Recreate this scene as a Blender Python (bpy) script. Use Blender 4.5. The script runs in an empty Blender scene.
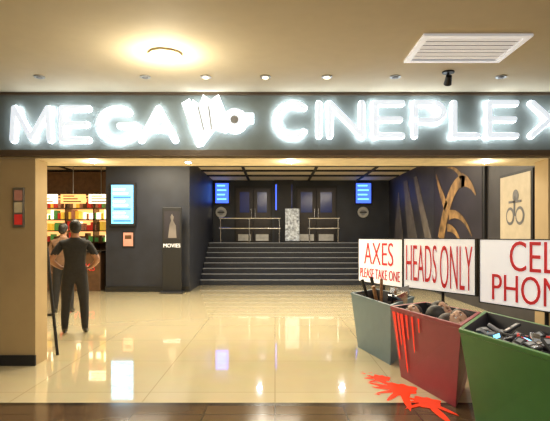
import bpy, bmesh, math, random
from mathutils import Vector, Matrix, Euler
random.seed(4)
D=bpy.data; S=bpy.context.scene; C=S.collection
try: S.view_settings.view_transform='Standard'
except Exception: pass

# ---------------- materials ----------------
def mat(name,col,rough=0.5,metal=0.0,emit=None,es=0.0,var=0.12,scale=8.0,spec=None):
    m=D.materials.new(name); m.use_nodes=True; nt=m.node_tree; b=nt.nodes['Principled BSDF']
    b.inputs['Roughness'].default_value=rough; b.inputs['Metallic'].default_value=metal
    if spec is not None: b.inputs['Specular IOR Level'].default_value=spec
    tc=nt.nodes.new('ShaderNodeTexCoord'); n=nt.nodes.new('ShaderNodeTexNoise'); n.inputs['Scale'].default_value=scale
    n.inputs['Detail'].default_value=4
    r=nt.nodes.new('ShaderNodeValToRGB')
    r.color_ramp.elements[0].position=0.3; r.color_ramp.elements[1].position=0.7
    r.color_ramp.elements[0].color=[c*(1-var) for c in col]+[1]
    r.color_ramp.elements[1].color=[min(1,c*(1+var)) for c in col]+[1]
    nt.links.new(tc.outputs['Object'],n.inputs['Vector']); nt.links.new(n.outputs['Fac'],r.inputs['Fac'])
    nt.links.new(r.outputs['Color'],b.inputs['Base Color'])
    if emit:
        b.inputs['Emission Color'].default_value=list(emit)+[1]; b.inputs['Emission Strength'].default_value=es
    return m
def tilemat(name,c1,c2,cm,size,rough,mortar=0.008,coat=0):
    m=D.materials.new(name); m.use_nodes=True; nt=m.node_tree; b=nt.nodes['Principled BSDF']
    tc=nt.nodes.new('ShaderNodeTexCoord'); br=nt.nodes.new('ShaderNodeTexBrick')
    br.offset=0; br.inputs['Scale'].default_value=1; br.inputs['Brick Width'].default_value=size; br.inputs['Row Height'].default_value=size
    br.inputs['Mortar Size'].default_value=mortar; br.inputs['Color1'].default_value=(*c1,1); br.inputs['Color2'].default_value=(*c2,1); br.inputs['Mortar'].default_value=(*cm,1)
    n=nt.nodes.new('ShaderNodeTexNoise'); n.inputs['Scale'].default_value=3; n.inputs['Detail'].default_value=6
    mx=nt.nodes.new('ShaderNodeMix'); mx.data_type='RGBA'; mx.blend_type='MULTIPLY'; mx.inputs['Factor'].default_value=0.12
    nt.links.new(tc.outputs['Object'],br.inputs['Vector']); nt.links.new(tc.outputs['Object'],n.inputs['Vector'])
    nt.links.new(br.outputs['Color'],mx.inputs['A']); nt.links.new(n.outputs['Color'],mx.inputs['B'])
    nt.links.new(mx.outputs['Result'],b.inputs['Base Color']); b.inputs['Roughness'].default_value=rough
    b.inputs['Coat Weight'].default_value=coat; b.inputs['Coat Roughness'].default_value=.02
    return m
M=dict(
 floor=tilemat('marble_floor',(.85,.74,.48),(.82,.71,.45),(.60,.50,.30),1.2,.08,.005,1.0),
 floor2=tilemat('corridor_tile',(.13,.08,.042),(.12,.072,.038),(.05,.03,.02),.6,.12),
 thresh=mat('dark_granite',(.03,.02,.014),.15,var=.4,scale=60),
 ceil=mat('ceiling_paint',(.60,.53,.38),.8,var=.02),
 ceilin=mat('inner_ceiling_paint',(.76,.66,.48),.7,var=.06),
 dark=mat('dark_panel',(.012,.012,.016),.5),
 black=mat('black_matte',(.006,.006,.007),.5),
 slot=mat('ceiling_slot_black',(.01,.01,.01),.7),
 fascia=mat('fascia_teal',(.16,.19,.18),.6,var=.08),
 trimb=mat('brown_trim',(.10,.065,.035),.5),
 pillar=mat('pillar_plaster',(.46,.34,.18),.7,var=.05,scale=3),
 outer=mat('corridor_wall_paint',(.45,.36,.22),.8,var=.05),
 navy=mat('navy_wall',(.016,.019,.030),.45,var=.3,scale=2),
 letter=mat('letter_face',(.72,.76,.82),.4,emit=(.78,.88,1),es=.75,var=.02),
 halo=mat('letter_backlight',(1,1,1),.5,emit=(.86,.93,1),es=6.0,var=0),
 lamp=mat('lamp_glow',(1,1,1),.5,emit=(1,.92,.72),es=40,var=0),
 lampS=mat('lamp_small_glow',(1,1,1),.5,emit=(1,.85,.55),es=3,var=0),
 lampW=mat('white_downlight_glow',(1,1,1),.5,emit=(1,.93,.75),es=22,var=0),
 metal=mat('brushed_metal',(.45,.45,.45),.35,1.0),
 chrome=mat('steel',(.6,.6,.62),.22,1.0),
 riser=mat('stair_riser',(.014,.017,.027),.35,var=.2),
 tread=mat('stair_tread',(.04,.045,.06),.3,var=.2),
 nose=mat('stair_nosing',(.32,.34,.38),.3,var=.1,emit=(.6,.65,.8),es=.04),
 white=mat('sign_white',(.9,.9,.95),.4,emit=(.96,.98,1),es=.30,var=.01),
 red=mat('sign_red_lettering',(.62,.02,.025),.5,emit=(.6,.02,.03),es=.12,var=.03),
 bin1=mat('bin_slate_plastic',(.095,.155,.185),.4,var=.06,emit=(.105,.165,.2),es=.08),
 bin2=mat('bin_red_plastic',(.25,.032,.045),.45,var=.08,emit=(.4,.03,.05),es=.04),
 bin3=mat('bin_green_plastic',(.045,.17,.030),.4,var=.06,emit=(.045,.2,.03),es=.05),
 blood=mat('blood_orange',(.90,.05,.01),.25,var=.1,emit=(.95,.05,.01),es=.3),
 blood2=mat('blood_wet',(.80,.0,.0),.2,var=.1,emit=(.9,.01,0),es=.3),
 wood=mat('axe_wood',(.28,.13,.05),.5,var=.3,scale=20),
 skin=mat('skin',(.30,.15,.085),.55,var=.06),
 skinL=mat('skin_pale',(.45,.26,.17),.5,var=.06),
 hair=mat('hair_black',(.01,.008,.007),.55,var=.4,scale=60),
 hairb=mat('hair_brown',(.03,.014,.008),.55,var=.4,scale=60),
 shirt=mat('shirt_dark',(.012,.012,.014),.8,var=.25,scale=20),
 shirtb=mat('shirt_brown',(.16,.085,.045),.8,var=.2,scale=20),
 trous=mat('trousers_charcoal',(.012,.011,.013),.8,var=.25,scale=20),
 shoe=mat('shoe_leather',(.01,.008,.007),.35),
 eye=mat('eye_white',(.8,.8,.78),.3,var=.01),
 lips=mat('lips',(.25,.07,.06),.5),
 blue=mat('screen_blue',(.02,.05,.3),.3,emit=(.05,.13,1),es=2.2),
 cyan=mat('screen_cyan',(.1,.4,.6),.3,emit=(.18,.6,1),es=2.2),
 scrw=mat('screen_white',(.9,.95,1),.3,emit=(.8,.95,1),es=3),
 doorw=mat('door_wood',(.02,.011,.01),.4,var=.3),
 doorg=mat('door_glass_blue',(.01,.015,.06),.15,emit=(.02,.04,.2),es=.25),
 cream=mat('cream_panel',(.72,.62,.42),.6),
 amber=mat('shop_backlight',(.9,.5,.2),.5,emit=(1,.5,.16),es=1.4),
 ambw=mat('menu_glow',(.95,.8,.5),.5,emit=(1,.82,.5),es=2.6),
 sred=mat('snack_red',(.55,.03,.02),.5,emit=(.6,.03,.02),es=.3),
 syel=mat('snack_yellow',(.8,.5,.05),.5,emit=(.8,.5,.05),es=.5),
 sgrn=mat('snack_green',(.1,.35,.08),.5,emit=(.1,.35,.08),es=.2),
 counter=mat('counter_wood',(.10,.05,.025),.35,var=.25),
 mural=mat('mural_indigo',(.016,.013,.020),.5,var=.4,scale=1.5),
 wallr=mat('wall_right_slate',(.035,.033,.038),.5,var=.3,scale=2),
 pale=mat('mural_pale',(.15,.13,.12),.6,var=.35,scale=2),
 gold=mat('mural_creature_gold',(.17,.10,.04),.5,var=.7,scale=4),
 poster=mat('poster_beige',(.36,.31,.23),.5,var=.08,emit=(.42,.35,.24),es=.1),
 pgrey=mat('poster_figure_grey',(.10,.10,.11),.5),
 pink=mat('notice_pink',(.6,.28,.22),.6),
 grey=mat('grey_plastic',(.25,.26,.28),.4),
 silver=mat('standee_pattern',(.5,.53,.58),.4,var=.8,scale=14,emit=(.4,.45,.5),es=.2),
)

# ---------------- helpers ----------------
def link(o,p=None):
    C.objects.link(o)
    if p: o.parent=p
    return o
def empty(name,loc=(0,0,0),rz=0):
    e=D.objects.new(name,None); e.empty_display_size=.1; e.location=loc; e.rotation_euler=(0,0,rz); C.objects.link(e); return e
def mesh(name,vs,fs,m,p=None,smooth=False):
    me=D.meshes.new(name); me.from_pydata([tuple(v) for v in vs],[],fs); me.update()
    ms=m if isinstance(m,(list,tuple)) else [m]
    for k in ms: me.materials.append(k)
    o=D.objects.new(name,me)
    if smooth:
        for q in me.polygons: q.use_smooth=True
    return link(o,p)
def boxdata(x0,x1,y0,y1,z0,z1):
    v=[(x0,y0,z0),(x1,y0,z0),(x1,y1,z0),(x0,y1,z0),(x0,y0,z1),(x1,y0,z1),(x1,y1,z1),(x0,y1,z1)]
    f=[(0,3,2,1),(4,5,6,7),(0,1,5,4),(1,2,6,5),(2,3,7,6),(3,0,4,7)]
    return v,f
def box(name,x0,x1,y0,y1,z0,z1,m,p=None,bev=0):
    v,f=boxdata(x0,x1,y0,y1,z0,z1); o=mesh(name,v,f,m,p)
    if bev:
        b=o.modifiers.new('b','BEVEL'); b.width=bev; b.segments=2
    return o
def boxes(name,lst,mats,p=None):
    vs=[];fs=[];mi=[]
    for (x0,x1,y0,y1,z0,z1,k) in lst:
        v,f=boxdata(x0,x1,y0,y1,z0,z1); n=len(vs); vs+=v; fs+=[tuple(i+n for i in q) for q in f]; mi+=[k]*6
    o=mesh(name,vs,fs,mats,p)
    for q,k in zip(o.data.polygons,mi): q.material_index=k
    return o
def lathe(name,prof,m,p=None,loc=(0,0,0),seg=32,rot=None):
    vs=[];fs=[]
    for r,z in prof:
        for i in range(seg):
            a=2*math.pi*i/seg; vs.append((r*math.cos(a),r*math.sin(a),z))
    for j in range(len(prof)-1):
        for i in range(seg):
            k=(i+1)%seg; fs.append((j*seg+i,j*seg+k,(j+1)*seg+k,(j+1)*seg+i))
    fs.append(tuple(range(seg))[::-1]); fs.append(tuple((len(prof)-1)*seg+i for i in range(seg)))
    o=mesh(name,vs,fs,m,p,False); o.location=loc
    if rot: o.rotation_euler=rot
    return o
def prism(name,pts,y0,y1,m,p=None):
    n=len(pts); vs=[(x,y0,z) for x,z in pts]+[(x,y1,z) for x,z in pts]
    fs=[tuple(range(n)),tuple(range(2*n-1,n-1,-1))]+[(i,i+n,(i+1)%n+n,(i+1)%n) for i in range(n)]
    return mesh(name,vs,fs,m,p)
def ell(name,c,r,m,p=None,rot=None,seg=24):
    bm=bmesh.new(); bmesh.ops.create_uvsphere(bm,u_segments=seg,v_segments=seg//2,radius=1)
    bmesh.ops.scale(bm,vec=r,verts=bm.verts)
    if rot: bmesh.ops.rotate(bm,matrix=Euler(rot).to_matrix(),verts=bm.verts)
    bmesh.ops.translate(bm,vec=c,verts=bm.verts)
    me=D.meshes.new(name); bm.to_mesh(me); bm.free(); me.materials.append(m)
    for q in me.polygons: q.use_smooth=True
    return link(D.objects.new(name,me),p)
def text(name,s,x0,x1,z0,z1,y,m,p=None,extr=.01,off=0.0,spacing=1.0):
    """upright lettering in the XZ plane, fitted to a real-size rectangle, facing -Y"""
    cu=D.curves.new(name,'FONT'); cu.body=s; cu.size=1; cu.offset=off; cu.extrude=.02; cu.space_character=spacing; cu.resolution_u=4
    t=D.objects.new(name+'_t',cu); C.objects.link(t); bpy.context.view_layer.update()
    me=D.meshes.new_from_object(t.evaluated_get(bpy.context.evaluated_depsgraph_get()))
    D.objects.remove(t)
    xs=[v.co.x for v in me.vertices]; ys=[v.co.y for v in me.vertices]
    ax,bx,ay,by=min(xs),max(xs),min(ys),max(ys)
    for v in me.vertices:
        X=x0+(v.co.x-ax)/(bx-ax)*(x1-x0); Z=z0+(v.co.y-ay)/(by-ay)*(z1-z0); Y=y-(v.co.z/.02)*extr
        v.co=(X,Y,Z)
    me.materials.clear(); me.materials.append(m)
    return link(D.objects.new(name,me),p)
def rod(name,a,b,r,m,p=None,r2=None,seg=14):
    a=Vector(a);b=Vector(b);d=b-a;L=d.length
    q=d.to_track_quat('Z','Y').to_matrix()
    r2=r if r2 is None else r2
    vs=[];
    for rr,z in((r,0),(r2,L)):
        for i in range(seg):
            t=2*math.pi*i/seg; vs.append(a+q@Vector((rr*math.cos(t),rr*math.sin(t),z)))
    fs=[(i,(i+1)%seg,(i+1)%seg+seg,i+seg) for i in range(seg)]+[tuple(range(seg))[::-1],tuple(range(seg,2*seg))]
    return mesh(name,vs,fs,m,p,False)
def area(name,loc,sx,sy,power,col,rot=(0,0,0)):
    l=D.lights.new(name,'AREA'); l.shape='RECTANGLE'; l.size=sx; l.size_y=sy; l.energy=power; l.color=col
    o=D.objects.new(name,l); o.location=loc; o.rotation_euler=rot; C.objects.link(o); return o
def point(name,loc,power,col,r=.08,spot=None):
    l=D.lights.new(name,'SPOT' if spot else 'POINT'); l.energy=power; l.color=col; l.shadow_soft_size=r
    if spot: l.spot_size=spot; l.spot_blend=.6
    o=D.objects.new(name,l); o.location=loc; C.objects.link(o); return o

# ---------------- room shell ----------------
YT=4.50
box('floor',-8.2,5.6,YT,18.9,-.1,0,M['floor'])
box('floor_corridor',-6,6,-3,YT-.08,-.1,0,M['floor2'])
box('trim_threshold',-6,6,YT-.08,YT,-.1,0.0,M['thresh'])
CZ=3.16; PX=-2.78; QX=3.17; PB=6.1
box('ceiling',-6,6,-3,5.8,CZ,CZ+.1,M['ceil'])
box('ceiling_lobby',-8.2,5.6,6.4,18.9,3.57,3.67,M['ceilin'])
box('wall_corridor_left',-6.1,-6,-3,5.8,0,CZ,M['outer'])
box('wall_corridor_right',6,6.1,-3,5.8,0,CZ,M['outer'])
box('wall_corridor_back',-6.1,6.1,-3.1,-3,0,CZ,M['outer'])
box('wall_left',-8.3,-8.2,PB,18.9,0,3.57,M['outer'])
box('wall_right',4.25,4.35,PB,18.9,0,3.57,M['wallr'])
box('wall_back',-8.2,4.25,18.6,18.7,0,3.57,M['navy'])
box('wall_front_left',-8.3,PX,5.8,PB,0,2.40,M['pillar'])
box('wall_front_right',QX,6.1,5.8,PB,0,2.40,M['pillar'])
box('baseboard_left',-6.0,PX+.01,5.77,5.8,0,.12,M['dark'])
box('baseboard_right',QX-.01,6.0,5.77,5.8,0,.12,M['dark'])
box('wall_fascia',-8.3,6.1,5.8,6.4,2.42,3.67,M['fascia'])
box('trim_fascia_bottom',-6,6,5.74,5.8,2.42,2.49,M['trimb'])
box('trim_soffit',-6,6,5.80,6.42,2.40,2.42,M['cream'])
box('trim_fascia_top',-6,6,5.76,5.8,3.13,3.16,M['trimb'])
box('wall_screen',-4.55,-2.3,13.45,14.2,0,3.57,M['navy'])
box('wall_stair_left',-2.42,-2.3,14.2,18.6,0,3.57,M['navy'])
box('trim_screen_wall',-4.56,-2.29,13.41,13.45,0,.15,M['black'])
L=[]
for y in(13.6,14.5,15.6,16.9):
    L.append((-8.1,4.2,y,y+.22,3.53,3.57,0))
for x in(-6.4,-3.2,-1.0,1.2,3.0):
    L.append((x,x+.08,13.4,18.5,3.535,3.57,0))
boxes('trim_ceiling_slots',L,[M['slot']])

# ---------------- staircase ----------------
st=empty('staircase')
N=8; y0=15.2; rise=.157; run=.28
for i in range(N):
    z1=rise*(i+1); ya=y0+run*i; yb=18.55
    box('step_%d'%(i+1),-2.28,4.2,ya,ya+run if i<N-1 else yb,0,z1,M['riser'],st)
    box('nosing_%d'%(i+1),-2.28,4.2,ya-.02,ya+.03,z1,z1+.016,M['nose'],st)
    box('tread_%d'%(i+1),-2.28,4.2,ya+.03,ya+run if i<N-1 else yb,z1,z1+.008,M['tread'],st)
zl=rise*N+.01
def door(n,x0,x1,glass):
    e=empty('door_%d'%n)
    box('frame',x0,x1,18.50,18.58,zl,zl+2.1,M['black'],e)
    mid=(x0+x1)/2
    for k,(a,b) in enumerate(((x0+.06,mid-.01),(mid+.01,x1-.06))):
        box('leaf_%d'%k,a,b,18.46,18.5,zl+.02,zl+2.0,M['doorw'],e,.008)
        box('glass_%d'%k,a+.14,b-.14,18.452,18.46,zl+1.1,zl+1.85,glass,e)
        box('kick_%d'%k,a+.08,b-.08,18.452,18.46,zl+.06,zl+.3,M['metal'],e)
    for s in(-.07,.07):
        rod('handle',(mid+s,18.42,zl+.85),(mid+s,18.42,zl+1.25),.014,M['chrome'],e)
        rod('handle_mount_a',(mid+s,18.42,zl+.9),(mid+s,18.46,zl+.9),.01,M['chrome'],e)
        rod('handle_mount_b',(mid+s,18.42,zl+1.2),(mid+s,18.46,zl+1.2),.01,M['chrome'],e)
door(1,-1.5,-.1,M['doorg']); door(2,.75,2.3,M['doorg'])
box('wall_door_jamb',-.02,.68,18.46,18.6,zl,3.57,M['dark'])
box('trim_door_stripe_1',.02,.06,18.44,18.46,zl+1.2,3.4,M['blue'])
box('trim_door_stripe_2',.60,.64,18.44,18.46,zl+1.2,3.4,M['doorg'])
def wscreen(x0,x1,z0,z1,y):
    e=empty('wall_screen_panel')
    box('case',x0-.05,x1+.05,y,y+.08,z0-.05,z1+.05,M['black'],e,.01)
    box('display',x0,x1,y-.006,y,z0,z1,M['blue'],e)
    for k in range(4):
        zz=z0+.12+k*(z1-z0)/4.4
        box('line_%d'%k,x0+.06,x1-.08-.05*(k%2),y-.01,y-.006,zz,zz+.05,M['cyan'],e)
wscreen(-2.2,-1.72,2.72,3.45,18.5)
wscreen(3.0,3.55,2.72,3.45,18.5)
for x in(-2.0,3.27):
    e=empty('porthole_lamp')
    lathe('ring',[(.14,0),(.2,0),(.2,.05),(.14,.05)],M['metal'],e,(x,18.59,2.38),rot=(math.pi/2,0,0))
    lathe('lens',[(.13,0),(.10,.06)],M['grey'],e,(x,18.59,2.38),rot=(math.pi/2,0,0))
    box('bar',x-.13,x+.13,18.50,18.53,2.36,2.40,M['black'],e)
e=empty('patterned_standee')
box('panel',.36,.86,17.6,17.63,zl+.06,zl+1.2,M['silver'],e,.01)
box('foot',.34,.88,17.5,17.75,zl,zl+.06,M['black'],e,.01)
e=empty('handrail')
for x in(-1.9,-.9,0.15,1.2,2.2): rod('post',(x,17.42,zl),(x,17.42,zl+.85),.025,M['chrome'],e)
for zz in(.85,.5):
    rod('rail_left',(-1.95,17.42,zl+zz),(.2,17.42,zl+zz),.024,M['chrome'],e)
    rod('rail_right',(1.15,17.42,zl+zz),(2.25,17.42,zl+zz),.024,M['chrome'],e)

# ---------------- TV on left wall ----------------
e=empty('wall_television')
box('case',-4.42,-3.72,13.33,13.42,1.76,2.92,M['black'],e,.012)
box('mount',-4.2,-3.9,13.42,13.45,2.1,2.5,M['metal'],e)
box('display',-4.36,-3.78,13.322,13.33,1.83,2.86,M['cyan'],e)
for k in range(9):
    z=1.88+k*.105
    box('row_%d'%k,-4.31,-3.84-.08*(k%3),13.316,13.322,z,z+.045,M['scrw'] if k%3 else M['blue'],e)
e=empty('framed_notice')
box('frame',-4.1,-3.78,13.42,13.45,1.2,1.62,M['black'],e)
box('sheet',-4.07,-3.81,13.412,13.42,1.23,1.59,M['pink'],e)
box('print',-4.03,-3.85,13.408,13.412,1.42,1.52,M['counter'],e)
e=empty('film_standee')
box('board',-2.95,-2.45,13.1,13.14,.05,2.25,M['black'],e,.01)
box('base',-3.0,-2.4,12.95,13.3,0,.05,M['dark'],e,.01)
text('title','MOVIES',-2.92,-2.48,1.20,1.30,13.095,M['white'],e,.004)
box('picture',-2.9,-2.5,13.094,13.1,1.42,2.15,M['mural'],e)
prism('picture_figure',[(-2.8,1.45),(-2.76,1.8),(-2.72,1.9),(-2.74,2.0),(-2.7,2.08),(-2.65,2.0),(-2.67,1.9),(-2.6,1.78),(-2.58,1.45)],13.088,13.094,M['pale'],e)

# ---------------- concession stand ----------------
e=empty('concession_stand')
box('counter',-8.1,-4.75,13.6,14.2,0,1.05,M['counter'],e,.02)
box('counter_top',-8.12,-4.72,13.55,14.25,1.05,1.10,M['black'],e,.01)
box('back_panel',-8.1,-4.6,15.6,15.7,0,3.5,M['counter'],e)
box('menu_backlight',-8.0,-4.8,15.55,15.6,1.5,2.75,M['amber'],e)
L=[]
for k in range(5):
    z=1.3+k*.34; L.append((-8.05,-4.75,15.1,15.55,z,z+.03,0))
for x in(-8.05,-7.2,-6.35,-5.5,-4.8): L.append((x,x+.04,15.1,15.56,0,2.85,0))
for k in range(4):
    z=1.33+k*.34; x=-7.98
    while x<-4.9:
        w=random.uniform(.05,.12); h=random.uniform(.12,.29)
        if random.random()<.85: L.append((x,x+w,15.15,15.4,z,z+h,random.choice([1,2,3,0,2,4,0,5])))
        x+=w+.02
boxes('snack_shelves',L,[M['counter'],M['sred'],M['syel'],M['sgrn'],M['ambw'],M['pink']],e)
for k in range(4):
    x=-7.9+k*.82
    box('menu_%d'%k,x,x+.72,14.6,14.65,2.45,2.72,M['ambw'] if k%2 else M['amber'],e)
    for j in range(3): box('menu_line_%d_%d'%(k,j),x+.08,x+.6-.1*j,14.59,14.6,2.49+.08*j,2.52+.08*j,M['counter'],e)
    rod('hanger_%d'%k,(x+.36,14.62,2.72),(x+.36,14.62,3.57),.01,M['metal'],e)
L=[(-7.2,-6.7,13.7,14.1,1.1,1.5,2),(-6.0,-5.8,13.7,14.0,1.1,1.35,1),(-5.6,-5.3,13.7,14.0,1.1,1.45,0)]
boxes('counter_goods',L,[M['grey'],M['sred'],M['syel']],e)
text('counter_sign','SNACKS',-5.8,-4.9,.55,.75,13.595,M['sred'],e,.004)

# easel just behind left pillar
e=empty('display_easel')
rod('leg_1',(-3.05,6.25,0),(-2.98,6.45,1.35),.018,M['black'],e)
rod('leg_2',(-2.74,6.30,0),(-2.94,6.45,1.35),.018,M['black'],e)
rod('leg_3',(-2.95,6.75,0),(-2.96,6.47,1.35),.018,M['black'],e)
rod('ledge',(-3.05,6.34,.5),(-2.80,6.34,.5),.018,M['black'],e)

# ---------------- right wall graphics ----------------
e=empty('wall_mural')
def wq(n,pts,m,d):
    vs=[(4.25-d,y,z) for y,z in pts]
    vs2=[(4.25,y,z) for y,z in pts]; k=len(pts)
    mesh(n,vs+vs2,[tuple(range(k)),tuple(range(2*k-1,k-1,-1))]+[(i,i+k,(i+1)%k+k,(i+1)%k) for i in range(k)],m,e)
wq('ray_1',[(17.8,1.4),(16.6,1.4),(17.2,3.0)],M['pale'],.012)
wq('ray_2',[(15.9,1.2),(14.8,1.2),(16.1,3.3),(16.5,3.3)],M['pale'],.012)
wq('ray_3',[(14.0,1.2),(13.4,1.2),(15.0,3.3),(15.3,3.3)],M['pale'],.012)
e=empty('creature_poster')
box('frame',4.19,4.25,10.0,13.2,1.0,3.3,M['black'],e)
box('sheet',4.18,4.19,10.1,13.1,1.05,3.25,M['mural'],e)
def limb(n,pts,w0,w1):
    P=[];K=14
    for i in range(K+1):
        t=i/K; a,b,c=[Vector(q) for q in pts]; P.append((a*(1-t)**2+b*2*t*(1-t)+c*t*t))
    vs=[];
    for i,p in enumerate(P):
        d=(P[min(i+1,K)]-P[max(i-1,0)]).normalized(); nn=Vector((-d.y,d.x)); w=w0+(w1-w0)*i/K
        for s in(-1,1): q=p+nn*w*s; vs.append((4.172,q.x,q.y))
    mesh(n,vs,[(2*i,2*i+1,2*i+3,2*i+2) for i in range(K)],M['gold'],e)
limb('neck',[(12.6,1.4),(11.9,2.9),(11.0,2.7)],.22,.12)
limb('jaw',[(11.2,2.75),(10.7,2.7),(10.4,2.35)],.16,.02)
limb('horn_1',[(11.2,2.8),(11.5,3.1),(12.1,3.15)],.07,.01)
limb('wing_1',[(12.2,2.2),(12.8,2.8),(12.95,3.1)],.14,.02)
limb('arm_1',[(12.0,2.0),(11.2,2.1),(10.6,1.5)],.12,.02)
limb('arm_2',[(12.1,1.7),(11.5,1.7),(11.1,1.2)],.10,.02)
e=empty('figure_poster')
box('frame',4.20,4.25,8.15,9.35,1.3,2.62,M['black'],e)
box('sheet',4.19,4.20,8.20,9.30,1.35,2.57,M['poster'],e)
def yz(n,cy,cz,r,m,x=4.185):
    pts=[(cy+r*math.cos(t*math.pi/12),cz+r*math.sin(t*math.pi/12)) for t in range(24)]
    mesh(n,[(x,a,b) for a,b in pts],[tuple(range(24))],m,e)
yz('ball',8.7,2.2,.11,M['pgrey']); yz('ring_outer',8.9,1.85,.16,M['pgrey']); yz('ring_inner',8.9,1.85,.11,M['poster'],4.18)
yz('ring_outer_b',8.55,1.85,.16,M['pgrey']); yz('ring_inner_b',8.55,1.85,.11,M['poster'],4.18)
box('stroke_a',4.18,4.19,8.72,8.77,1.85,2.2,M['pgrey'],e); box('stroke_b',4.18,4.19,8.5,8.95,2.08,2.12,M['pgrey'],e)

# ---------------- cinema sign (stroke-built channel letters) ----------------
e=empty('cinema_sign')
def arc(cx,cy,rx,ry,a0,a1,n=18): return [(cx+rx*math.cos(math.radians(a0+(a1-a0)*i/n)),cy+ry*math.sin(math.radians(a0+(a1-a0)*i/n))) for i in range(n+1)]
G={'M':[[(0,0),(.05,1),(.5,.06),(.95,1),(1,0)]],
 'E':[[(1,1),(0,1),(0,0),(1,0)],[(0,.5),(.92,.5)]],
 'G':[arc(.52,.5,.5,.5,48,345)+[(1.0,.46),(.6,.46)]],
 'A':[[(0,0),(.5,1),(1,0)],[(.2,.33),(.8,.33)]],
 'C':[arc(.52,.5,.5,.5,48,312)],
 'I':[[(.5,0),(.5,1)]],
 'N':[[(0,0),(0,1),(1,0),(1,1)]],
 'P':[[(0,0),(0,1),(.6,1)]+arc(.62,.73,.38,.27,90,-90,12)+[(0,.46)]],
 'L':[[(0,1),(0,0),(1,0)]],
 'X':[[(0,0),(1,1)],[(0,1),(1,0)]]}
def letter(ch,x0,x1,z0,z1):
    for tag,r,ya,yb,m in(('backlight',.037,5.735,5.765,M['halo']),('face',.027,5.69,5.72,M['letter'])):
        vs=[];fs=[]; si=0
        for stroke in G[ch]:
            P=[Vector((x0+a*(x1-x0),z0+b*(z1-z0))) for a,b in stroke]
            for a,b in zip(P[:-1],P[1:]):
                si+=1; ya2=ya-.0004*(si%3)   # tiny steps so overlapping caps never coincide
                d=b-a; an=math.atan2(d.y,d.x); out=[]
                for i in range(9): t=an-math.pi/2+math.pi*i/8; out.append((b.x+r*math.cos(t),b.y+r*math.sin(t)))
                for i in range(9): t=an+math.pi/2+math.pi*i/8; out.append((a.x+r*math.cos(t),a.y+r*math.sin(t)))
                n=len(out); k=len(vs)
                vs+=[(x,ya2,z) for x,z in out]+[(x,yb,z) for x,z in out]
                fs+=[tuple(k+i for i in range(n)),tuple(k+i for i in range(2*n-1,n-1,-1))]+[(k+i,k+i+n,k+(i+1)%n+n,k+(i+1)%n) for i in range(n)]
        mesh('letter_%s_%s'%(ch.lower(),tag),vs,fs,m,e)
k=5.72/500
def px(a): return (a-275)*k
for ch,a,b in(('M',13,50),('E',62,88),('G',98,134),('A',141,175)): letter(ch,px(a),px(b),2.60,2.96)
for ch,a,b in(('C',276,309),('I',312,326),('N',330,362),('E',375,402),('P',415,443),('L',454,477),('E',489,516),('X',532,568)): letter(ch,px(a),px(b),2.65,3.02)
def grow(pts,k):
    cx=sum(a for a,b in pts)/len(pts); cz=sum(b for a,b in pts)/len(pts)
    return [(cx+(a-cx)*k,cz+(b-cz)*k) for a,b in pts]
bucket=[(-.95,2.78),(-.93,3.05),(-.86,3.00),(-.82,3.10),(-.74,3.04),(-.66,3.10),(-.60,2.95),(-.58,2.70),(-.70,2.74),(-.82,2.58),(-.90,2.62)]
flag=[(-1.06,3.00),(-.98,3.05),(-.84,2.56),(-.90,2.55)]
circ=[(-.46+.13*math.cos(t*math.pi/10),2.82+.13*math.sin(t*math.pi/10)) for t in range(20)]
tail=[(-.34,2.80),(-.25,2.80),(-.25,2.90),(-.34,2.90)]
for i,(n,pp) in enumerate((('bucket',bucket),('flag',flag),('reel',circ),('tail',tail))):
    prism('emblem_'+n+'_backlight',grow(pp,1.10),5.735-.001*i,5.775,M['halo'],e)
    prism('emblem_'+n,pp,5.67-.001*i,5.72,M['letter'],e)
prism('emblem_reel_hub',[(-.46+.045*math.cos(t*math.pi/10),2.82+.045*math.sin(t*math.pi/10)) for t in range(20)],5.655,5.667,M['grey'],e)
for q in range(2):
    prism('emblem_stripe_%d'%q,[(-.88+q*.12,2.97),(-.865+q*.12,2.97),(-.80+q*.09,2.70),(-.815+q*.09,2.70)],5.66,5.668,M['grey'],e)

# ---------------- corridor ceiling fixtures ----------------
e=empty('ceiling_downlight')
lathe('trim_ring',[(.15,-.02),(.15,0),(.12,0),(.12,-.02)],M['cream'],e,(-1.0,4.55,CZ))
lathe('lens',[(.05,-.06),(.09,-.045),(.12,-.02),(.12,-.005)],M['lamp'],e,(-1.0,4.55,CZ))
for x in(-2.45,-1.35,-.72,-.10,.54,1.25,2.35):
    e=empty('recessed_spotlight')
    lathe('ring',[(.055,-.012),(.055,0),(.035,0),(.035,-.012)],M['metal'],e,(x,5.2,CZ))
    lathe('bulb',[(.03,-.02),(.032,-.002)],M['lampS'] if x in(-.1,-.72,.54) else M['grey'],e,(x,5.2,CZ))
e=empty('spotlight_fixture')
lathe('plate',[(.06,-.015),(.06,0)],M['black'],e,(1.75,5.05,CZ))
rod('stem',(1.75,5.05,CZ-.01),(1.75,5.05,CZ-.07),.012,M['black'],e)
rod('can',(1.75,5.03,CZ-.05),(1.76,5.10,CZ-.11),.03,M['black'],e,.04)
e=empty('air_vent')
x0,x1,ya,yb=1.22,2.12,4.10,4.74
for n,b in(('rim_a',(x0,x1,ya,ya+.05)),('rim_b',(x0,x1,yb-.05,yb)),('rim_c',(x0,x0+.05,ya+.05,yb-.05)),('rim_d',(x1-.05,x1,ya+.05,yb-.05))):
    box(n,b[0],b[1],b[2],b[3],CZ-.02,CZ,M['white'],e)
box('cavity',x0+.05,x1-.05,ya+.05,yb-.05,CZ-.004,CZ,M['trimb'],e)
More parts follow.
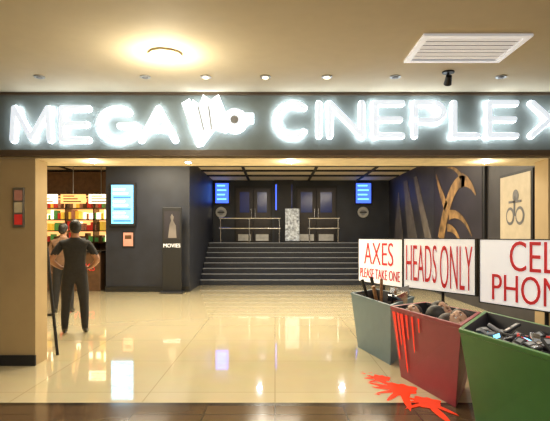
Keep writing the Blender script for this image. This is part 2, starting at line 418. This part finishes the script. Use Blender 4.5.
for q in range(6):
    y=ya+.08+q*.085
    mesh('louver_%d'%q,[(x0+.05,y,CZ-.006),(x1-.05,y,CZ-.006),(x1-.05,y+.04,CZ-.017),(x0+.05,y+.04,CZ-.017)],[(0,1,2,3)],M['white'],e)
for x in(-2.2,.18,2.55,-1.05):
    e=empty('soffit_downlight')
    lathe('ring',[(.05,-.01),(.05,0)],M['metal'],e,(x,6.05,2.40)); lathe('lens',[(.035,-.018),(.035,-.009)],M['lampW'],e,(x,6.05,2.40))
e=empty('notice_frame')
box('frame',-3.03,-2.9,5.775,5.8,1.60,2.06,M['metal'],e,.004)
for q in range(3): box('sheet_%d'%q,-3.01,-2.92,5.77,5.775,1.63+.14*q,1.75+.14*q,[M['sred'],M['cream'],M['pink']][q],e)
for (x,y) in((-3.4,8.2),(-1.2,9.2),(1.2,8.2),(-3.4,11.5),(-.6,12.0),(1.9,11.5),(-.35,14.0),(-2.6,14.0)):
    e=empty('lobby_downlight')
    lathe('ring',[(.13,-.02),(.13,0)],M['metal'],e,(x,y,3.57)); lathe('lens',[(.10,-.03),(.10,-.019)],M['lampW'],e,(x,y,3.57))

# ---------------- bins ----------------
def inset(q,k):
    cx=sum(a for a,b in q)/4; cy=sum(b for a,b in q)/4
    return [(cx+(a-cx)*k,cy+(b-cy)*k) for a,b in q]
def wbin(top,bot,h,m):
    e=empty('waste_bin')
    ti=inset(top,.93); bi=inset(bot,.9); lip=inset(top,1.02)
    vs=[(x,y,0) for x,y in bot]+[(x,y,h-.035) for x,y in top]+[(x,y,h-.035) for x,y in lip]+[(x,y,h) for x,y in lip]+[(x,y,h) for x,y in ti]+[(x,y,.03) for x,y in bi]
    fs=[(3,2,1,0)]
    for j in range(5):
        for i in range(4):
            k=(i+1)%4; fs.append((j*4+i,j*4+k,(j+1)*4+k,(j+1)*4+i))
    fs.append((20,21,22,23))
    o=mesh('shell',vs,fs,[m,M['dark']],e)
    for q in o.data.polygons:
        if q.index>16: q.material_index=1
    b=o.modifiers.new('b','BEVEL'); b.width=.008; b.segments=2
    return e
t1=[(1.05,6.9),(1.30,5.62),(1.79,6.45),(1.5,7.4)]; b1=[(1.12,6.75),(1.34,5.80),(1.66,6.40),(1.44,7.05)]
t2=[(1.26,5.43),(1.588,4.27),(2.05,5.0),(1.74,5.78)]; b2=[(1.34,5.32),(1.575,4.36),(1.88,4.95),(1.68,5.55)]
t3=[(1.50,4.06),(1.76,3.02),(2.35,3.85),(2.10,5.0)]; b3=[(1.60,3.98),(1.78,3.15),(2.18,3.85),(2.02,4.55)]
wbin(t1,b1,.72,M['bin1']); wbin(t2,b2,.74,M['bin2']); wbin(t3,b3,.75,M['bin3'])

def axe(base,tip,m,rz,k=1.25):
    e=empty('axe')
    a=Vector(base);b=Vector(tip)
    rod('handle',a,b,.022,m,e,.018)
    d=(b-a).normalized(); side=Vector((math.cos(rz),math.sin(rz),0)); side=(side-d*side.dot(d)).normalized(); n=d.cross(side)
    c=b-d*.05
    pts=[(-.05,-.03),(-.05,.03),(.03,.03),(.13,.085),(.145,0),(.13,-.085),(.03,-.03)]
    pts=[(x*k,y*k) for x,y in pts]
    th=[.018,.018,.016,.002,.002,.002,.016]
    vs=[c+side*x+d*y+n*t for (x,y),t in zip(pts,th)]+[c+side*x+d*y-n*t for (x,y),t in zip(pts,th)]
    k=7; mesh('blade',vs,[tuple(range(k)),tuple(range(2*k-1,k-1,-1))]+[(i,i+k,(i+1)%k+k,(i+1)%k) for i in range(k)],M['chrome'],e)
axe((1.46,6.5,.06),(1.60,6.62,.82),M['wood'],-.3)
axe((1.36,6.2,.06),(1.42,6.0,.80),M['black'],.0)
axe((1.16,6.66,.92),(1.42,6.7,.10),M['black'],2.4)
axe((1.26,6.55,.96),(1.44,6.4,.12),M['black'],1.2)
axe((1.22,6.2,.88),(1.40,6.35,.12),M['wood'],.3)
axe((1.48,6.95,.90),(1.44,6.8,.12),M['wood'],2.2)

def head(e,loc,rot,hair,skin,s=1.0):
    h=empty('human_head' if e is None else 'head')
    if e: h.parent=e
    h.location=loc; h.rotation_euler=rot; h.scale=(s,s,s)
    ell('skull',(0,0,.0),(.078,.095,.105),skin,h)
    ell('jaw',(0,.028,-.06),(.058,.062,.058),skin,h)
    ell('hair_cap',(0,-.015,.025),(.087,.098,.100),hair,h)
    ell('hair_back',(0,-.045,-.02),(.078,.062,.075),hair,h)
    for sx in(-1,1):
        ell('ear',(sx*.08,-.0,-.015),(.010,.018,.028),skin,h,seg=12)
        ell('eye',(sx*.03,.083,.0),(.012,.010,.008),M['eye'],h,seg=12)
        ell('pupil',(sx*.03,.092,.0),(.005,.003,.005),M['black'],h,seg=8)
        ell('brow',(sx*.03,.088,.02),(.018,.006,.004),hair,h,seg=8)
    ell('nose',(0,.098,-.02),(.012,.018,.022),skin,h,seg=12)
    ell('mouth',(0,.085,-.055),(.022,.008,.007),M['lips'],h,seg=12)
    return h
for i,(x,y,z,r) in enumerate([(1.46,5.28,.67,(.9,.2,2.6)),(1.66,4.72,.66,(.9,-.2,-2.4)),(1.77,5.30,.70,(.8,.3,3.6)),(1.84,4.98,.66,(.7,.3,2.7)),(1.60,5.02,.67,(-.3,.2,.4)),(1.60,5.3,.5,(0,.3,2.9)),(1.68,5.0,.46,(0,.3,1.9))]):
    head(None,(x,y,z),r,M['hair'] if i%2==0 else M['hairb'],M['skinL'],1.08)

e=empty('cell_phone_pile')
cols=[M['black'],M['dark'],M['grey'],M['black'],M['dark'],M['black'],M['sred'],M['chrome'],M['black'],M['black'],M['dark']]
def inquad(q):
    u,v=random.uniform(.12,.88),random.uniform(.12,.88)
    p=[Vector(a) for a in q]; return (p[0]*(1-u)+p[1]*u)*(1-v)+(p[3]*(1-u)+p[2]*u)*v
qi=inset(t3,.84)
mesh('bottom_layer',[(x,y,.50) for x,y in inset(t3,.80)]+[(x,y,.05) for x,y in inset(b3,.8)],[(0,1,2,3),(7,6,5,4),(0,4,5,1),(1,5,6,2),(2,6,7,3),(3,7,4,0)],M['black'],e)
for i in range(120):
    p=inquad(qi); z=random.uniform(.53,.71)
    v,f=boxdata(-.032,.032,-.062,.062,-.011,.011)
    R=Euler((random.uniform(-.6,.6),random.uniform(-.6,.6),random.uniform(0,6.28))).to_matrix()
    T=lambda v:[R@Vector(a)*1.15+Vector((p.x,p.y,z)) for a in v]
    o=mesh('phone_%d'%i,T(v),f,cols[i%11],e); b=o.modifiers.new('b','BEVEL'); b.width=.007; b.segments=2
    v,f=boxdata(-.022,.022,.004,.046,.011,.0125); mesh('screen_%d'%i,T(v),f,M['grey'] if i%9 else M['cyan'],e)
    v,f=boxdata(-.018,.018,-.048,-.015,.011,.0125); mesh('keys_%d'%i,T(v),f,M['chrome'] if i%4==0 else M['grey'] if i%2 else M['dark'],e)

# ---------------- signs ----------------
def sign(a,b,z0,z1,lines):
    a=Vector((*a,0));b=Vector((*b,0)); w=(b-a).length; rz=math.atan2(b.y-a.y,b.x-a.x)
    e=empty('bin_sign',a,rz)
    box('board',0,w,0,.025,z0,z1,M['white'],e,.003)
    for n,q in(('edge_left',(-.012,0)),('edge_right',(w,w+.03))): box(n,q[0],q[1],-.005,.03,z0-.012,z1+.01,M['black'],e)
    box('edge_bottom',0,w,-.005,.03,z0-.012,z0,M['black'],e); box('edge_top',0,w,-.005,.03,z1,z1+.01,M['black'],e)
    rod('post',(w*.55,.05,.02),(w*.55,.05,z1-.1),.02,M['black'],e)
    lathe('foot',[(.12,0),(.12,.012),(.03,.03)],M['black'],e,(w*.55,.05,0))
    for i,(s,x0,x1,c0,c1,off) in enumerate(lines):
        text('lettering_%d'%i,s,x0*w,x1*w,z0+c0*(z1-z0),z0+c1*(z1-z0),-.004,M['red'],e,.004,off)
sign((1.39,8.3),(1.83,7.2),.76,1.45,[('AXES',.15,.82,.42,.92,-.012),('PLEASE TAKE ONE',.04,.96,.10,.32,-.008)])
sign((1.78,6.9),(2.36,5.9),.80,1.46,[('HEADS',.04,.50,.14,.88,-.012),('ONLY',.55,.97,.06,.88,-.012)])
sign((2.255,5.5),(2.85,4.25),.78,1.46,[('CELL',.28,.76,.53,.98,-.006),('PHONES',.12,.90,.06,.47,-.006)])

# ---------------- blood ----------------
def puddle(e,name,cx,cy,r,spikes,z=.004,m=None,st=1.0):
    n=120; pts=[]
    for i in range(n):
        a=2*math.pi*i/n; rr=r*(1+.14*math.sin(3*a+cx)+.10*math.sin(7*a))
        for (sa,sl,sw) in spikes:
            d=abs((a-sa+math.pi)%(2*math.pi)-math.pi)
            if d<sw: rr+=sl*(1-d/sw)**1.2
        pts.append((cx+rr*math.cos(a),cy+rr*math.sin(a)*st,z))
    vs=[(cx,cy,z)]+pts
    mesh(name,vs,[(0,i+1,(i+1)%n+1) for i in range(n)],m or M['blood'],e)
e=empty('blood_puddle')
puddle(e,'pool_main',1.24,4.88,.13,[(3.0,.16,.22),(2.7,.2,.2),(3.4,.2,.2),(2.3,.18,.2),(3.9,.18,.2),(4.5,.25,.25)],st=1.6)
puddle(e,'pool_near',1.37,4.50,.11,[(3.1,.10,.2),(3.6,.18,.2),(2.6,.14,.2),(4.8,.28,.3),(5.3,.22,.25)],.0055,st=1.4)
puddle(e,'pool_far',1.12,5.25,.08,[(3.1,.12,.25),(2.7,.08,.2),(3.6,.12,.2)],.005,st=1.7)
for q in range(14):
    puddle(e,'drop_%d'%q,random.uniform(.9,1.15),random.uniform(4.7,5.6),random.uniform(.008,.018),[(3,.03,.3)],.004)
e=empty('blood_drips')
def face_pt(u,h):
    T=Vector((*t2[0],.705)).lerp(Vector((*t2[1],.705)),u); B=Vector((*b2[0],0)).lerp(Vector((*b2[1],0)),u)
    p=B.lerp(T,h/.705); n=Vector((-.96,-.27,0)); return p+n*.010
for u,l,w in((.06,.50,.026),(.13,.34,.020),(.19,.60,.026),(.27,.25,.020),(.36,.36,.018),(.46,.14,.016)):
    vs=[];ks=10
    for q in range(ks+1):
        t=q/ks; hh=.69-l*t; ww=w*(1-.6*t+(.25 if q==ks-1 else 0))*(1 if q<ks else .3)
        vs+= [face_pt(u-ww,hh),face_pt(u+ww,hh)]
    mesh('drip',vs,[(2*q,2*q+1,2*q+3,2*q+2) for q in range(ks)],M['blood2'],e)

# ---------------- people ----------------
def skin(name,verts,edges,root,mats,levels=2):
    me=D.meshes.new(name); me.from_pydata([v[0] for v in verts],edges,[]); o=D.objects.new(name,me); C.objects.link(o)
    sk=o.modifiers.new('s','SKIN'); sk.use_smooth_shade=True
    for i,v in enumerate(verts):
        d=me.skin_vertices[0].data[i]; r=v[1]; d.radius=(r,r) if not isinstance(r,tuple) else r; d.use_root=(i==root)
    ss=o.modifiers.new('u','SUBSURF'); ss.levels=levels; ss.render_levels=levels
    bpy.context.view_layer.update()
    nm=D.meshes.new_from_object(o.evaluated_get(bpy.context.evaluated_depsgraph_get())); D.objects.remove(o)
    nm.materials.clear()
    for m in mats: nm.materials.append(m)
    for q in nm.polygons: q.use_smooth=True
    return D.objects.new(name,nm)
def person(loc,rz,shirt,akimbo,headturn=.15):
    man=empty('man',loc,math.radians(rz))
    V=[((0,0,.95),(.16,.13)),((0,0,1.10),(.15,.115)),((0,0,1.27),(.185,.13)),((0,-.005,1.39),(.155,.105)),((0,0,1.47),.066),((0,.01,1.53),.06),((0,.015,1.60),.07)]
    E=[(0,1),(1,2),(2,3),(3,4),(4,5),(5,6)]
    for s in(-1,1):
        b=len(V)
        if akimbo: V+=[((s*.185,0,1.385),.068),((s*.265,-.03,1.27),.060),((s*.335,-.06,1.14),.048),((s*.28,.0,1.07),.040),((s*.215,.06,1.02),.029),((s*.18,.10,1.0),.032)]
        else: V+=[((s*.185,0,1.385),.068),((s*.235,-.01,1.25),.056),((s*.255,-.01,1.12),.046),((s*.265,.03,.99),.038),((s*.27,.07,.87),.028),((s*.27,.09,.79),.032)]
        E+=[(3,b),(b,b+1),(b+1,b+2),(b+2,b+3),(b+3,b+4),(b+4,b+5)]
        b=len(V)
        V+=[((s*.095,0,.86),.11),((s*.115,.005,.68),.095),((s*.13,.015,.48),.075),((s*.14,-.005,.30),.068),((s*.145,-.02,.10),.052),((s*.15,.03,.05),.044),((s*.16,.14,.036),.036)]
        E+=[(0,b)]+[(b+i,b+i+1) for i in range(6)]
    o=skin('body',V,E,0,[M['skin'],shirt,M['trous'],M['shoe']]); link(o,man)
    for q in o.data.polygons:
        c=q.center
        if c.z<.085: q.material_index=3
        elif c.z<.93 and abs(c.x)<.235: q.material_index=2
        elif c.z<1.475 and (abs(c.x)<.175 or c.z>(1.22 if akimbo else 1.15)): q.material_index=1
        else: q.material_index=0
    zmin=min(v.co.z for v in o.data.vertices)
    o.location.z=-zmin
    for s in(-1,1):
        if akimbo:
            for q,(dz,l) in enumerate(((.024,.055),(.008,.065),(-.008,.06),(-.024,.05))):
                f=skin('finger_%d'%q,[((s*.172,.11,1.0+dz-zmin),.010),((s*.150,.135,.998+dz-zmin),.0095),((s*.150-s*l*.6,.155,.992+dz-zmin),.009),((s*.150-s*l,.158,.985+dz-zmin),.007)],[(0,1),(1,2),(2,3)],0,[M['skin']],1); link(f,man)
            f=skin('thumb',[((s*.185,.08,1.02-zmin),.012),((s*.175,.03,1.035-zmin),.011),((s*.165,-.01,1.03-zmin),.009)],[(0,1),(1,2)],0,[M['skin']],1); link(f,man)
        else:
            for q,(dy,l) in enumerate(((.027,.07),(.009,.08),(-.009,.075),(-.027,.06))):
                f=skin('finger_%d'%q,[((s*.27,.09+dy,.79-zmin),.010),((s*.272,.095+dy,.755-zmin),.0095),((s*.268,.105+dy,.755-l*.5-zmin),.009),((s*.258,.11+dy,.755-l*.85-zmin),.007)],[(0,1),(1,2),(2,3)],0,[M['skin']],1); link(f,man)
            f=skin('thumb',[((s*.265,.105,.82-zmin),.012),((s*.25,.14,.79-zmin),.011),((s*.245,.15,.755-zmin),.009)],[(0,1),(1,2)],0,[M['skin']],1); link(f,man)
    head(man,(0,.02,1.635-zmin),(-.05,0,headturn),M['hair'],M['skin'],1.0)
person((-3.08,7.7,0),16,M['shirt'],True,.35)
person((-4.15,9.8,0),10,M['shirtb'],False,-.3)

# ---------------- lights ----------------
warm=(1,.89,.68)
for i,(x,y) in enumerate(((-3.4,8.6),(-.6,9.0),(2.0,8.6),(-3.2,11.8),(.0,12.2),(2.4,11.8))):
    area('lobby_ceiling_lamp',(x,y,3.5),1.2,1.2,140,warm)
area('stair_fill',(-.5,16.4,3.48),.15,.3,8,(.85,.88,1)); area('stair_fill.001',(2.2,16.4,3.48),.15,.3,8,(.85,.88,1))  # added unseen lights over the stairs, kept small for a small floor reflection
point('downlight_lamp',(-1.0,4.55,CZ-.22),30,(1,.88,.66),.09)
area('corridor_fill_a',(-1.5,1.0,3.1),2.5,1.5,72,(1,.92,.76))  # added out-of-view area light for general corridor brightness, no fixture
area('corridor_fill_b',(2.4,2.4,3.1),1.5,1.0,75,(1,.93,.8))  # second added area light out of view, general fill without a fixture
point('soffit_lamp',(.18,6.05,2.33),6,warm,.03); point('soffit_lamp.001',(-2.2,6.05,2.33),5,warm,.03); point('soffit_lamp.002',(2.55,6.05,2.33),6,warm,.03)
w=D.worlds.new('w'); S.world=w; w.use_nodes=True; w.node_tree.nodes['Background'].inputs[0].default_value=(.9,.8,.6,1); w.node_tree.nodes['Background'].inputs[1].default_value=.12

# ---------------- camera ----------------
cam=D.cameras.new('camera'); co=D.objects.new('camera',cam); C.objects.link(co); S.camera=co
co.location=(0,0,1.5); co.rotation_euler=(math.pi/2,0,0)
cam.sensor_width=36; cam.lens=500/550*36; cam.shift_y=25.5/550
cam.clip_start=.05
